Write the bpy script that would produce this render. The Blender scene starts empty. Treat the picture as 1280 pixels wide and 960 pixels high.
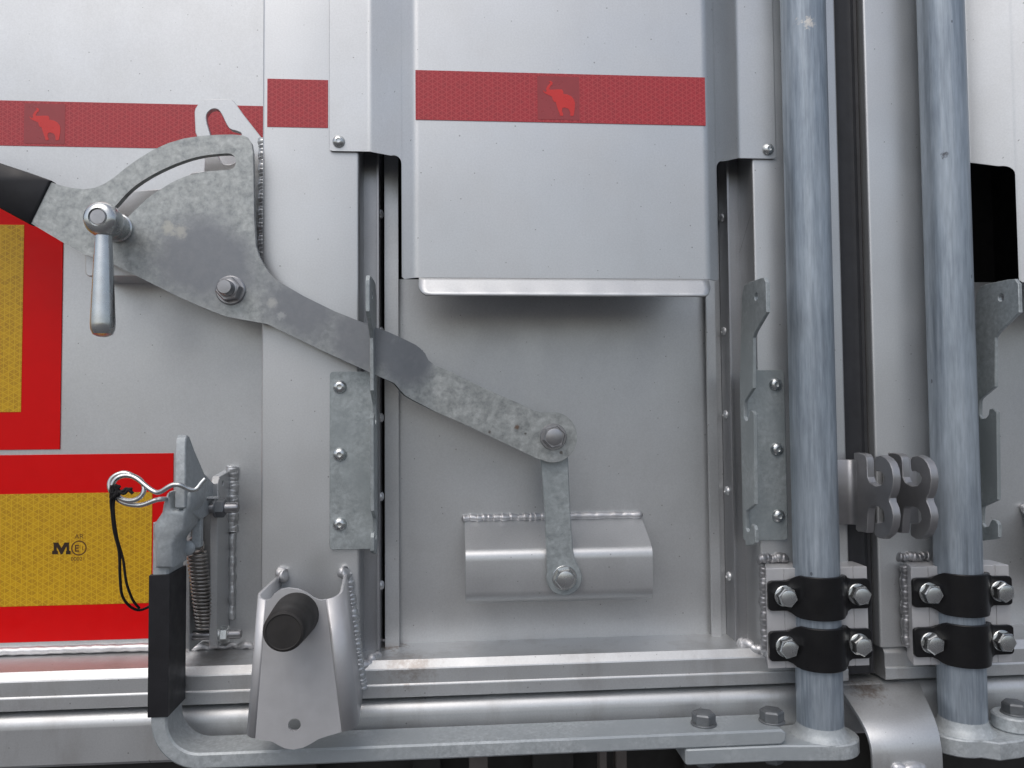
import bpy, bmesh, math, random
from mathutils import Vector, Matrix
from mathutils.geometry import tessellate_polygon
random.seed(7)
PI = math.pi
S = 0.001                       # everything below is measured in millimetres
sc = bpy.context.scene
col = sc.collection

# ------------------------------------------------------------------ camera
F, CX, CY, DIST = 961.0, 640.0, 480.0, 900.0
YAW, PITCH, ROLL = math.radians(4.4085), math.radians(2.3076), math.radians(-0.484)
fw = Vector((math.sin(YAW)*math.cos(PITCH), math.cos(YAW)*math.cos(PITCH), math.sin(PITCH)))
rt = Vector((math.cos(YAW), -math.sin(YAW), 0))
up = rt.cross(fw)
rt, up = rt*math.cos(ROLL)+up*math.sin(ROLL), up*math.cos(ROLL)-rt*math.sin(ROLL)
cd = bpy.data.cameras.new('camera')
cam = bpy.data.objects.new('camera', cd); col.objects.link(cam)
cam.matrix_world = Matrix.Translation((0, -DIST*S, 0)) @ Matrix((rt, up, -fw)).transposed().to_4x4()
cd.sensor_width = 36; cd.lens = 36*F/1280; cd.clip_start = 0.02; cd.clip_end = 400
sc.camera = cam

# ------------------------------------------------------------------ light
SUN_EL, SUN_AZ = math.radians(56), math.radians(-28)     # azimuth measured from behind the camera, minus = left
sun_from = Vector((math.sin(SUN_AZ)*math.cos(SUN_EL), -math.cos(SUN_AZ)*math.cos(SUN_EL), math.sin(SUN_EL)))
w = bpy.data.worlds.new('World'); sc.world = w; w.use_nodes = True
wn = w.node_tree.nodes; wl = w.node_tree.links
sky = wn.new('ShaderNodeTexSky'); sky.sky_type = 'NISHITA'; sky.sun_disc = False
sky.sun_elevation = SUN_EL
sky.sun_rotation = math.atan2(sun_from.x, sun_from.y)
sky.air_density = 1.0; sky.dust_density = 3.0; sky.ozone_density = 1.0
wn['Background'].inputs['Strength'].default_value = 0.12
hs = wn.new('ShaderNodeHueSaturation'); hs.inputs['Saturation'].default_value = 0.62      # overcast: greyer than a clear sky
wl.new(sky.outputs[0], hs.inputs['Color']); wl.new(hs.outputs[0], wn['Background'].inputs['Color'])
sd = bpy.data.lights.new('sun', 'SUN'); sd.energy = 0.55; sd.angle = math.radians(55); sd.color = (1, 0.97, 0.93)
sun = bpy.data.objects.new('sun', sd); col.objects.link(sun)
sun.rotation_euler = (-sun_from).to_track_quat('-Z', 'Y').to_euler()
vs = sc.view_settings
vs.view_transform = 'Standard'; vs.look = 'None'; vs.exposure = 0.25; vs.gamma = 1; vs.use_curve_mapping = False

# ------------------------------------------------------------------ from measured picture points to places
def ray(px, py):
    return rt*((px-CX)/F) + up*(-(py-CY)/F) + fw
def A(px, py, Y):               # on the plane y = Y -> (X, Z) in mm
    r = ray(px, py); t = (Y+DIST)/r.y
    return (r.x*t, r.z*t)
def AX(px, py, X):              # on the plane x = X -> (Y, Z)
    r = ray(px, py); t = X/r.x
    return (r.y*t-DIST, r.z*t)

# ------------------------------------------------------------------ materials
def nodes(name):
    m = bpy.data.materials.new(name); m.use_nodes = True
    nt = m.node_tree
    return m, nt, nt.nodes['Principled BSDF']
def N(nt, t, **k):
    n = nt.nodes.new(t)
    for a, b in k.items(): setattr(n, a, b)
    return n
def L(nt, a, b): nt.links.new(a, b)
def coord(nt, scale=(1, 1, 1), world=True):
    if world:
        g = N(nt, 'ShaderNodeNewGeometry').outputs['Position']
    else:
        g = N(nt, 'ShaderNodeTexCoord').outputs['Object']
    mp = N(nt, 'ShaderNodeMapping'); mp.inputs['Scale'].default_value = scale
    L(nt, g, mp.inputs['Vector']); return mp.outputs[0]
def noise(nt, v, scale, detail=3, rough=0.55):
    n = N(nt, 'ShaderNodeTexNoise'); n.inputs['Scale'].default_value = scale
    n.inputs['Detail'].default_value = detail; n.inputs['Roughness'].default_value = rough
    L(nt, v, n.inputs['Vector']); return n.outputs[0]
def ramp(nt, f, stops):
    r = N(nt, 'ShaderNodeValToRGB'); e = r.color_ramp.elements
    while len(e) < len(stops): e.new(0.5)
    for i, (p, c) in enumerate(stops):
        e[i].position = p; e[i].color = (*c, 1) if not isinstance(c, (int, float)) else (c, c, c, 1)
    L(nt, f, r.inputs[0]); return r.outputs[0]
def mix(nt, f, a, b, blend='MIX'):
    m = N(nt, 'ShaderNodeMix', data_type='RGBA', blend_type=blend)
    for s, v in ((m.inputs[0], f), (m.inputs[6], a), (m.inputs[7], b)):
        if isinstance(v, (int, float)): s.default_value = v
        elif isinstance(v, tuple): s.default_value = (*v, 1)
        else: L(nt, v, s)
    return m.outputs[2]
def math_(nt, op, a, b=0.0, c=None):
    m = N(nt, 'ShaderNodeMath', operation=op)
    for s, v in zip(m.inputs, (a, b, c)):
        if v is None: continue
        if isinstance(v, (int, float)): s.default_value = v
        else: L(nt, v, s)
    return m.outputs[0]
def bump(nt, bs, h, strength, dist):
    b = N(nt, 'ShaderNodeBump'); b.inputs['Strength'].default_value = strength; b.inputs['Distance'].default_value = dist
    L(nt, h, b.inputs['Height']); L(nt, b.outputs[0], bs.inputs['Normal'])

def paint(name, c, metal=0.55, rough=0.42, grain=0.25, specks=True, grime=0.0, tint=0.05, stains=()):
    m, nt, bs = nodes(name)
    v = coord(nt)
    big = noise(nt, v, 6, 4)
    lo = tuple(x*(1-tint) for x in c); hi = tuple(min(1, x*(1+tint)) for x in c)
    colr = ramp(nt, big, [(0.3, lo), (0.7, hi)])
    fl = noise(nt, v, 520, 2)
    colr = mix(nt, 1.0, colr, ramp(nt, fl, [(0.3, 0.955), (0.7, 1.04)]), 'MULTIPLY')
    if specks:
        sx_ = N(nt, 'ShaderNodeSeparateXYZ'); L(nt, v, sx_.inputs[0])
        cb_ = N(nt, 'ShaderNodeCombineXYZ'); L(nt, sx_.outputs[0], cb_.inputs[0]); L(nt, math_(nt, 'ADD', sx_.outputs[2], sx_.outputs[1]), cb_.inputs[1])
        vo = N(nt, 'ShaderNodeTexVoronoi', voronoi_dimensions='2D'); vo.inputs['Scale'].default_value = 42; L(nt, cb_.outputs[0], vo.inputs['Vector'])
        wn_ = N(nt, 'ShaderNodeTexWhiteNoise'); L(nt, vo.outputs['Position'], wn_.inputs['Vector'])
        rare = math_(nt, 'GREATER_THAN', wn_.outputs[0], 0.62)
        sz = math_(nt, 'MULTIPLY', math_(nt, 'SUBTRACT', wn_.outputs[0], 0.57), 0.085)
        dot = math_(nt, 'LESS_THAN', vo.outputs['Distance'], sz)
        f = math_(nt, 'MULTIPLY', math_(nt, 'MULTIPLY', dot, rare), 0.55)
        colr = mix(nt, f, colr, (0.10, 0.095, 0.09))
    if grime > 0:
        g = noise(nt, coord(nt, (1, 1, 0.35)), 22, 5, 0.65)
        colr = mix(nt, math_(nt, 'MULTIPLY', ramp(nt, g, [(0.5, 0.0), (0.75, 1.0)]), grime), colr, (0.22, 0.19, 0.16))
    for sx, sy, sz, rad, amt in stains:
        dn = N(nt, 'ShaderNodeVectorMath', operation='DISTANCE'); L(nt, v, dn.inputs[0]); dn.inputs[1].default_value = (sx*S, sy*S, sz*S)
        d_ = math_(nt, 'ADD', math_(nt, 'MULTIPLY', dn.outputs['Value'], 1/(rad*S)), math_(nt, 'MULTIPLY', math_(nt, 'SUBTRACT', noise(nt, v, 120, 6, 0.75), 0.5), 3.2))
        colr = mix(nt, math_(nt, 'MULTIPLY', ramp(nt, d_, [(0.1, 1.0), (0.9, 0.0)]), amt), colr, (0.16, 0.085, 0.035))
    L(nt, colr, bs.inputs['Base Color'])
    bs.inputs['Metallic'].default_value = metal
    L(nt, ramp(nt, noise(nt, v, 14, 4), [(0.3, rough-0.05), (0.7, rough+0.06)]), bs.inputs['Roughness'])
    bump(nt, bs, noise(nt, v, 380, 2), grain*0.45, 0.0003)
    return m
def galv(name, dark, light, blue, scale=55, metal=0.6, rough=0.45, stretch=(1, 1, 1), smooth_at=(), spots=()):
    m, nt, bs = nodes(name)
    v = coord(nt, stretch)
    wob = noise(nt, v, 30, 3)
    vo = N(nt, 'ShaderNodeTexVoronoi'); vo.inputs['Scale'].default_value = scale*2.2
    mv = N(nt, 'ShaderNodeVectorMath', operation='MULTIPLY_ADD'); L(nt, wob, mv.inputs[0]); mv.inputs[1].default_value = (0.02, 0.02, 0.02); L(nt, v, mv.inputs[2])
    L(nt, mv.outputs[0], vo.inputs['Vector'])
    patch = noise(nt, v, 9, 5, 0.6)
    sp = noise(nt, v, scale, 6, 0.7)
    c1 = ramp(nt, sp, [(0.25, dark), (0.75, light)])
    c2 = mix(nt, 0.25, c1, vo.outputs['Color'], 'SOFT_LIGHT')
    bw = N(nt, 'ShaderNodeRGBToBW'); L(nt, vo.outputs['Color'], bw.inputs[0])
    c2 = mix(nt, 1.0, c1, ramp(nt, bw.outputs[0], [(0.2, 0.92), (0.8, 1.07)]), 'MULTIPLY')
    fac = ramp(nt, patch, [(0.44, 0.0), (0.62, 0.85)])
    if smooth_at:                # bluish smooth zones of the zinc coat, with ragged borders
        fac = None
        for cx_, cz_, rad in smooth_at:
            dn = N(nt, 'ShaderNodeVectorMath', operation='DISTANCE'); L(nt, coord(nt), dn.inputs[0]); dn.inputs[1].default_value = (cx_*S, -0.018, cz_*S)
            d_ = math_(nt, 'ADD', math_(nt, 'MULTIPLY', dn.outputs['Value'], 1/(rad*S)), math_(nt, 'MULTIPLY', math_(nt, 'SUBTRACT', patch, 0.5), 1.6))
            f_ = ramp(nt, d_, [(0.5, 0.85), (1.35, 0.0)])
            fac = f_ if fac is None else math_(nt, 'MAXIMUM', fac, f_)
    c3 = mix(nt, fac, c2, blue)
    for sx, sz, rad, cc in spots:
        dn = N(nt, 'ShaderNodeVectorMath', operation='DISTANCE'); cv = N(nt, 'ShaderNodeMapping'); cv.inputs['Scale'].default_value = (1, 0, 1)
        L(nt, coord(nt), cv.inputs['Vector']); L(nt, cv.outputs[0], dn.inputs[0]); dn.inputs[1].default_value = (sx*S, 0, sz*S)
        d_ = math_(nt, 'ADD', math_(nt, 'MULTIPLY', dn.outputs['Value'], 1/(rad*S)), math_(nt, 'MULTIPLY', math_(nt, 'SUBTRACT', noise(nt, v, 200, 4, 0.7), 0.5), 2.0))
        c3 = mix(nt, ramp(nt, d_, [(0.4, 0.75), (1.0, 0.0)]), c3, cc)
    L(nt, c3, bs.inputs['Base Color'])
    bs.inputs['Metallic'].default_value = metal
    L(nt, ramp(nt, sp, [(0.3, rough-0.08), (0.7, rough+0.1)]), bs.inputs['Roughness'])
    bump(nt, bs, noise(nt, v, 420, 4), 0.22, 0.0004)
    return m
def streaks(name, dark, mid, light):
    m, nt, bs = nodes(name)
    a = noise(nt, coord(nt, (1, 1, 0.05)), 170, 8, 0.72)
    b = noise(nt, coord(nt, (1, 1, 0.3)), 18, 4, 0.6)
    c = ramp(nt, a, [(0.30, dark), (0.5, mid), (0.70, light)])
    c = mix(nt, ramp(nt, b, [(0.40, 0.0), (0.68, 0.75)]), c, light)
    d = noise(nt, coord(nt, (1, 1, 0.15)), 240, 3)
    c = mix(nt, 1.0, c, ramp(nt, d, [(0.3, 0.87), (0.7, 1.10)]), 'MULTIPLY')
    vo = N(nt, 'ShaderNodeTexVoronoi'); vo.inputs['Scale'].default_value = 40; L(nt, coord(nt, (1, 1, 0.6)), vo.inputs['Vector'])
    wn_ = N(nt, 'ShaderNodeTexWhiteNoise'); L(nt, vo.outputs['Position'], wn_.inputs['Vector'])
    f = math_(nt, 'MULTIPLY', math_(nt, 'LESS_THAN', vo.outputs['Distance'], 0.07), math_(nt, 'GREATER_THAN', wn_.outputs[0], 0.82))
    c = mix(nt, math_(nt, 'MULTIPLY', f, 0.6), c, (0.05, 0.055, 0.065))
    for sx, sy, sz, rad, cc in ((398, -56, 455, 7, (0.6, 0.56, 0.5)), (413, -57.5, 451, 8, (0.7, 0.66, 0.6)), (575, -54, 300, 5, (0.05, 0.05, 0.06))):
        dn = N(nt, 'ShaderNodeVectorMath', operation='DISTANCE'); L(nt, coord(nt), dn.inputs[0]); dn.inputs[1].default_value = (sx*S, sy*S, sz*S)
        d_ = math_(nt, 'ADD', math_(nt, 'MULTIPLY', dn.outputs['Value'], 1/(rad*S)), math_(nt, 'MULTIPLY', math_(nt, 'SUBTRACT', noise(nt, coord(nt), 260, 4, 0.7), 0.5), 3.0))
        c = mix(nt, ramp(nt, d_, [(0.3, 0.8), (0.9, 0.0)]), c, cc)
    L(nt, c, bs.inputs['Base Color'])
    bs.inputs['Metallic'].default_value = 0.45
    L(nt, ramp(nt, a, [(0.3, 0.34), (0.7, 0.52)]), bs.inputs['Roughness'])
    bump(nt, bs, noise(nt, coord(nt, (1, 1, 0.2)), 300, 4), 0.2, 0.0004)
    return m
def plain(name, c, metal=0.0, rough=0.5, grain=0.1, scale=500, var=0.12, spec=0.5):
    m, nt, bs = nodes(name)
    v = coord(nt)
    n = noise(nt, v, 40, 5, 0.65)
    L(nt, ramp(nt, n, [(0.3, tuple(x*(1-var) for x in c)), (0.7, tuple(min(1, x*(1+var)) for x in c))]), bs.inputs['Base Color'])
    bs.inputs['Metallic'].default_value = metal
    bs.inputs['Specular IOR Level'].default_value = spec
    L(nt, ramp(nt, noise(nt, v, 60, 4), [(0.3, rough-0.06), (0.7, rough+0.08)]), bs.inputs['Roughness'])
    bump(nt, bs, noise(nt, v, scale, 3), grain, 0.0004)
    return m
def film(name, base, line, pitch=8.2, dark=None, rough=0.28, lw=0.07):
    # micro-prismatic reflective film: moulded cells of a three-way seam pattern
    m, nt, bs = nodes(name)
    g = N(nt, 'ShaderNodeNewGeometry').outputs['Position']
    xyz = N(nt, 'ShaderNodeSeparateXYZ'); L(nt, g, xyz.inputs[0])
    X, Z = xyz.outputs[0], xyz.outputs[2]
    best = None; idx = []
    for k in range(3):
        a = k*PI/3
        d = math_(nt, 'ADD', math_(nt, 'MULTIPLY', X, math.cos(a)/(pitch*S)), math_(nt, 'MULTIPLY', Z, math.sin(a)/(pitch*S)))
        idx.append(math_(nt, 'FLOOR', d))
        t = math_(nt, 'ABSOLUTE', math_(nt, 'SUBTRACT', math_(nt, 'FRACT', d), 0.5))   # 0.5 on a seam
        best = t if best is None else math_(nt, 'MAXIMUM', best, t)
    seam = ramp(nt, best, [(0.5-lw*1.6, 0.0), (0.5-lw*0.4, 1.0)])
    cell = math_(nt, 'ADD', math_(nt, 'ADD', idx[0], math_(nt, 'MULTIPLY', idx[1], 7.3)), math_(nt, 'MULTIPLY', idx[2], 3.7))
    wn_ = N(nt, 'ShaderNodeTexWhiteNoise', noise_dimensions='1D'); L(nt, cell, wn_.inputs['W'])
    dk = dark or tuple(x*0.72 for x in base)
    c = mix(nt, wn_.outputs[0], dk, base)
    c = mix(nt, math_(nt, 'MULTIPLY', seam, 0.75), c, line)
    L(nt, c, bs.inputs['Base Color'])
    bs.inputs['Roughness'].default_value = rough
    bs.inputs['Specular IOR Level'].default_value = 0.5
    return m

SILVER = (0.60, 0.612, 0.62)
M = {}
M['paint'] = paint('silver_paint', SILVER, metal=0.78, rough=0.40, grime=0.05)
M['paint_dirty'] = paint('silver_paint_dusty', SILVER, metal=0.8, rough=0.44, grime=0.32, stains=((-76, 62, -281, 22, 0.75), (-60, 10, -282, 34, 0.3), (-40, 2, -290, 26, 0.25), (490, -4, -327, 26, 0.6), (-280, 50, -281, 50, 0.22)))
M['alu'] = paint('bare_aluminium', (0.42, 0.425, 0.44), metal=0.85, rough=0.38, specks=False, grime=0.15)
M['alu_edge'] = plain('polished_aluminium', (0.78, 0.79, 0.81), metal=0.9, rough=0.3, var=0.06)
M['block'] = plain('clamp_block_paint', (0.60, 0.60, 0.61), metal=0.45, rough=0.42, var=0.05)
M['groove'] = plain('groove', (0.09, 0.09, 0.095), rough=0.6)
M['weld'] = plain('weld_metal', (0.66, 0.66, 0.67), metal=0.85, rough=0.45, grain=0.6, scale=260, var=0.2)
M['galv'] = galv('galvanised_plate', (0.22, 0.235, 0.235), (0.56, 0.58, 0.57), (0.215, 0.225, 0.245), scale=95, metal=0.7, rough=0.46, smooth_at=((-275, 175, 70), (-170, 125, 62), (-100, 95, 58), (-50, 68, 42)), spots=((-315.4, 212.0, 9, (0.5, 0.49, 0.44)), (-303.2, 207.6, 9, (0.47, 0.46, 0.42)), (-202.2, 128.7, 7, (0.48, 0.48, 0.46)), (-191.5, 114.3, 6, (0.42, 0.43, 0.43)), (74.0, -14.3, 3.5, (0.16, 0.08, 0.04)), (42.3, -19.5, 2.2, (0.08, 0.06, 0.05)), (84.2, -21.8, 2.2, (0.07, 0.06, 0.05)), (126.2, -44.6, 2.4, (0.10, 0.08, 0.06))))
M['galv_bracket'] = galv('galvanised_sheet', (0.28, 0.31, 0.318), (0.50, 0.54, 0.55), (0.31, 0.345, 0.355), scale=130, metal=0.45, rough=0.4)
M['galv_bar'] = galv('galvanised_casting', (0.34, 0.37, 0.385), (0.58, 0.615, 0.63), (0.40, 0.435, 0.455), scale=160, metal=0.35, rough=0.52)
M['tube'] = streaks('galvanised_tube', (0.19, 0.225, 0.265), (0.295, 0.345, 0.40), (0.42, 0.475, 0.53))
M['zinc'] = plain('zinc_plated', (0.60, 0.62, 0.62), metal=0.95, rough=0.26, var=0.12)
M['steel'] = plain('bolt_steel', (0.36, 0.36, 0.37), metal=0.9, rough=0.34, var=0.2)
M['dull_bolt'] = plain('dull_galvanised_bolt', (0.17, 0.18, 0.19), metal=0.6, rough=0.5, var=0.25, grain=0.3)
M['cam'] = plain('grey_cast_paint', (0.38, 0.38, 0.39), metal=0.85, rough=0.42, var=0.08)
M['black_strap'] = plain('black_enamel', (0.008, 0.008, 0.009), rough=0.33, var=0.2, spec=0.35)
M['sleeve'] = plain('black_plastic', (0.018, 0.018, 0.021), rough=0.45, var=0.2, spec=0.35)
M['rubber'] = plain('black_rubber', (0.032, 0.030, 0.029), rough=0.6, var=0.25, spec=0.3)
M['seal'] = plain('seal_rubber', (0.028, 0.029, 0.033), rough=0.5, var=0.2, spec=0.4)
M['cord'] = plain('black_cord', (0.012, 0.011, 0.011), rough=0.85, grain=0.8, scale=900)
M['spring'] = plain('spring_wire', (0.33, 0.31, 0.29), metal=0.9, rough=0.35, var=0.2)
M['tape'] = film('red_reflective_tape', (0.47, 0.03, 0.04), (0.60, 0.09, 0.09), pitch=5.2, dark=(0.40, 0.03, 0.038))
M['tape_panel'] = plain('red_tape_panel', (0.37, 0.05, 0.055), rough=0.3, var=0.06)
M['emblem'] = plain('emblem_red', (0.72, 0.035, 0.03), rough=0.3, var=0.05)
M['board_red'] = plain('board_red', (0.70, 0.002, 0.003), rough=0.4, var=0.03, grain=0.03, spec=0.2)
M['board_yellow'] = film('board_yellow', (0.60, 0.33, 0.001), (0.74, 0.48, 0.02), pitch=6.2, dark=(0.47, 0.24, 0.001), lw=0.06, rough=0.45)
M['ink'] = plain('printed_ink', (0.03, 0.014, 0.006), rough=0.4)
M['ink_brown'] = plain('printed_brown_ink', (0.12, 0.045, 0.008), rough=0.4)
M['inside'] = plain('dark_interior', (0.012, 0.012, 0.013), rough=0.8)
M['under'] = plain('dark_underbody', (0.03, 0.028, 0.026), rough=0.7)
M['under_pale'] = plain('underbody_pale', (0.16, 0.14, 0.13), rough=0.7)
M['ground'] = plain('concrete_ground', (0.11, 0.105, 0.105), rough=0.85, var=0.2)
M['rust'] = plain('rust_stain', (0.17, 0.075, 0.035), rough=0.8, var=0.4)

# ------------------------------------------------------------------ builders
ORG = {}
MIRROR = None                   # None, or the sum x + x' of a mirror plane
def thing(name, label, cat, loc, group=None):
    o = bpy.data.objects.new(name, None); col.objects.link(o); o.empty_display_size = 0.02
    x, y, z = loc
    if MIRROR is not None: x = MIRROR-x
    o.location = (x*S, y*S, z*S); ORG[o.name] = Vector(o.location)
    return tag(o, label, cat, group)
def tag(o, label=None, cat=None, group=None, kind=None):
    if label: o['label'] = label
    if cat: o['category'] = cat
    if group: o['group'] = group
    if kind: o['kind'] = kind
    return o
def mesh(name, verts, faces, mat, parent=None, smooth=35, bevel=0, label=None):
    vs_ = [Vector(v) for v in verts]
    if MIRROR is not None: vs_ = [Vector((MIRROR-v.x, v.y, v.z)) for v in vs_]
    lo = Vector([min(v[i] for v in vs_) for i in range(3)]); hi = Vector([max(v[i] for v in vs_) for i in range(3)])
    c = (lo+hi)/2
    me = bpy.data.meshes.new(name)
    me.from_pydata([((v-c)*S)[:] for v in vs_], [], faces)
    bm = bmesh.new(); bm.from_mesh(me)
    bmesh.ops.recalc_face_normals(bm, faces=bm.faces); bm.to_mesh(me); bm.free()
    me.polygons.foreach_set('use_smooth', [True]*len(me.polygons))
    me.set_sharp_from_angle(angle=math.radians(smooth))
    me.materials.append(mat if not isinstance(mat, str) else M[mat])
    o = bpy.data.objects.new(name, me); col.objects.link(o)
    wc = c*S; ORG[o.name] = wc
    if parent is not None:
        o.parent = parent; o.location = wc - ORG[parent.name]
    else:
        o.location = wc
    if bevel:
        b = o.modifiers.new('edge', 'BEVEL'); b.width = bevel*S; b.segments = 2; b.limit_method = 'ANGLE'; b.angle_limit = math.radians(40)
    if label: o['label'] = label
    return o
def inset(loop, d):
    n = len(loop); out = []
    area = sum(loop[i][0]*loop[(i+1) % n][1]-loop[(i+1) % n][0]*loop[i][1] for i in range(n))
    s = 1 if area > 0 else -1
    for i in range(n):
        p0, p, p1 = Vector(loop[i-1]), Vector(loop[i]), Vector(loop[(i+1) % n])
        a = (p-p0); b = (p1-p)
        if a.length < 1e-6: a = b
        if b.length < 1e-6: b = a
        a.normalize(); b.normalize()
        na = Vector((-a.y, a.x)); nb = Vector((-b.y, b.x)); m_ = na+nb
        if m_.length < 0.2: m_ = na.copy()
        m_.normalize(); k = max(0.5, m_.dot(na))
        q = p + m_*(s*d/k); out.append((q.x, q.y))
    return out
def slab(name, outer, holes, w0, w1, fmap, mat, parent=None, bevel=0.6, smooth=35, label=None):
    """a flat plate: outline with holes, thickness w0..w1, small chamfer on every rim"""
    verts, faces = [], []
    loops = [list(outer)]+[list(h) for h in holes]
    rings = []
    for k, lp in enumerate(loops):
        ins = inset(lp, bevel if k == 0 else -bevel) if bevel else lp
        lv = [(ins, w0), (lp, w0+(bevel if w1 > w0 else -bevel)), (lp, w1-(bevel if w1 > w0 else -bevel)), (ins, w1)] if bevel else [(lp, w0), (lp, w1)]
        idx = []
        for pts, ww in lv:
            st = len(verts); verts += [fmap(p[0], p[1], ww) for p in pts]; idx.append(list(range(st, st+len(pts))))
        for a, b in zip(idx[:-1], idx[1:]):
            n = len(a)
            for i in range(n): faces.append((a[i], a[(i+1) % n], b[(i+1) % n], b[i]))
        rings.append((ins, idx[0], idx[-1]))
    flat0 = [i for r in rings for i in r[1]]; flat1 = [i for r in rings for i in r[2]]
    for t in tessellate_polygon([[Vector((p[0], p[1], 0)) for p in r[0]] for r in rings]):
        faces.append(tuple(flat0[i] for i in t)); faces.append(tuple(flat1[i] for i in reversed(t)))
    return mesh(name, verts, faces, mat, parent, smooth, label=label)
XZ = lambda u, v, ww: (u, ww, v)
YZ = lambda u, v, ww: (ww, u, v)
XY = lambda u, v, ww: (u, v, ww)
def rrect(x0, x1, z0, z1, r, n=5):
    pts = []
    for cx_, cz_, a0 in ((x1-r, z1-r, 0), (x0+r, z1-r, 90), (x0+r, z0+r, 180), (x1-r, z0+r, 270)):
        for i in range(n+1):
            a = math.radians(a0+90*i/n); pts.append((cx_+r*math.cos(a), cz_+r*math.sin(a)))
    return pts
def smooth_loop(p, sub=4):
    n = len(p); out = []
    for i in range(n):
        p0, p1, p2, p3 = [Vector(p[(i+k) % n]) for k in (-1, 0, 1, 2)]
        for k in range(sub):
            t = k/sub
            q = 0.5*((2*p1)+(p2-p0)*t+(2*p0-5*p1+4*p2-p3)*t*t+(3*p1-p0-3*p2+p3)*t**3); out.append((q.x, q.y))
    return out
def circle(cx_, cz_, r, n=24, a0=0.0):
    return [(cx_+r*math.cos(a0+2*PI*i/n), cz_+r*math.sin(a0+2*PI*i/n)) for i in range(n)]
def box(name, x0, x1, y0, y1, z0, z1, mat, parent=None, r=1.0, label=None):
    if r <= 0:
        vs_ = [(x, y, z) for x in (x0, x1) for y in (y0, y1) for z in (z0, z1)]
        fs = [(0, 1, 3, 2), (4, 6, 7, 5), (0, 4, 5, 1), (2, 3, 7, 6), (0, 2, 6, 4), (1, 5, 7, 3)]
        return mesh(name, vs_, fs, mat, parent, label=label)
    return slab(name, rrect(x0, x1, z0, z1, r, 3), [], y0, y1, XZ, mat, parent, bevel=r*0.7, label=label)
def extrude_x(name, prof, x0, x1, mat, parent=None, smooth=35, label=None):
    return slab(name, prof, [], x0, x1, YZ, mat, parent, bevel=0.5, smooth=smooth, label=label)
def extrude_z(name, prof, z0, z1, mat, parent=None, smooth=35, label=None):
    return slab(name, prof, [], z0, z1, XY, mat, parent, bevel=0.5, smooth=smooth, label=label)
def frame_of(d):
    d = Vector(d).normalized(); h = Vector((0, 0, 1)) if abs(d.z) < 0.9 else Vector((1, 0, 0))
    u = d.cross(h).normalized(); return d, u, d.cross(u).normalized()
def lathe(name, base, axis, prof, mat, parent=None, seg=28, smooth=35, phase=0.0, label=None):
    d, u, v = frame_of(axis); b = Vector(base); verts, faces = [], []
    for r, h in prof:
        for i in range(seg):
            a = 2*PI*i/seg+phase; verts.append(b+d*h+(u*math.cos(a)+v*math.sin(a))*r)
    for k in range(len(prof)-1):
        for i in range(seg):
            faces.append((k*seg+i, k*seg+(i+1) % seg, (k+1)*seg+(i+1) % seg, (k+1)*seg+i))
    faces.append(tuple(range(seg))); faces.append(tuple((len(prof)-1)*seg+i for i in range(seg)))
    return mesh(name, verts, faces, mat, parent, smooth, label=label)
def wire(name, pts, r, mat, parent=None, seg=8, sub=5, label=None, closed=False):
    P = [Vector(p) for p in pts]; Q = []
    n = len(P)
    for i in range(n-1):
        p0, p1, p2, p3 = P[max(i-1, 0)], P[i], P[i+1], P[min(i+2, n-1)]
        for k in range(sub):
            t = k/sub
            Q.append(0.5*((2*p1)+(p2-p0)*t+(2*p0-5*p1+4*p2-p3)*t*t+(3*p1-p0-3*p2+p3)*t**3))
    Q.append(P[-1])
    return tube_path(name, Q, [r]*len(Q), mat, parent, seg, label)
def tube_path(name, Q, R_, mat, parent=None, seg=8, label=None, squash=None):
    verts, faces = [], []; n = len(Q); prev = None
    for i in range(n):
        t = (Q[min(i+1, n-1)]-Q[max(i-1, 0)])
        if t.length < 1e-9: t = Vector((1, 0, 0))
        t.normalize()
        if prev is None: _, u, v = frame_of(t)
        else:
            u = prev-t*prev.dot(t)
            u.normalize(); v = t.cross(u)
        prev = u
        for k in range(seg):
            a = 2*PI*k/seg; verts.append(Q[i]+(u*math.cos(a)+v*math.sin(a))*R_[i])
    for i in range(n-1):
        for k in range(seg):
            faces.append((i*seg+k, i*seg+(k+1) % seg, (i+1)*seg+(k+1) % seg, (i+1)*seg+k))
    faces.append(tuple(range(seg))); faces.append(tuple((n-1)*seg+k for k in range(seg)))
    return mesh(name, verts, faces, mat, parent, 60, label=label)
def weld(name, a, b, r, parent, pitch=5.0, mat='weld', wob=0.25, amp=0.17):
    a, b = Vector(a), Vector(b); Ln = (b-a).length; n = max(10, int(Ln/pitch*7)); Q, R_ = [], []
    d, u, v = frame_of(b-a); ph = random.random()*6
    for i in range(n+1):
        s = Ln*i/n
        saw = (s/pitch+0.25*math.sin(s*0.11+ph)) % 1.0
        rr = r*(1.05-amp+amp*(1-saw)**0.8+wob*0.22*math.sin(s/pitch*1.7+ph))
        if i in (0, n): rr *= 0.45
        elif i in (1, n-1): rr *= 0.8
        Q.append(a+(b-a)*(i/n)+u*(r*wob*0.35*math.sin(s*0.21+ph))+v*(r*wob*0.3*math.sin(s*0.37+2*ph))); R_.append(rr)
    return tube_path(name, Q, R_, mat, parent, 9)
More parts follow.
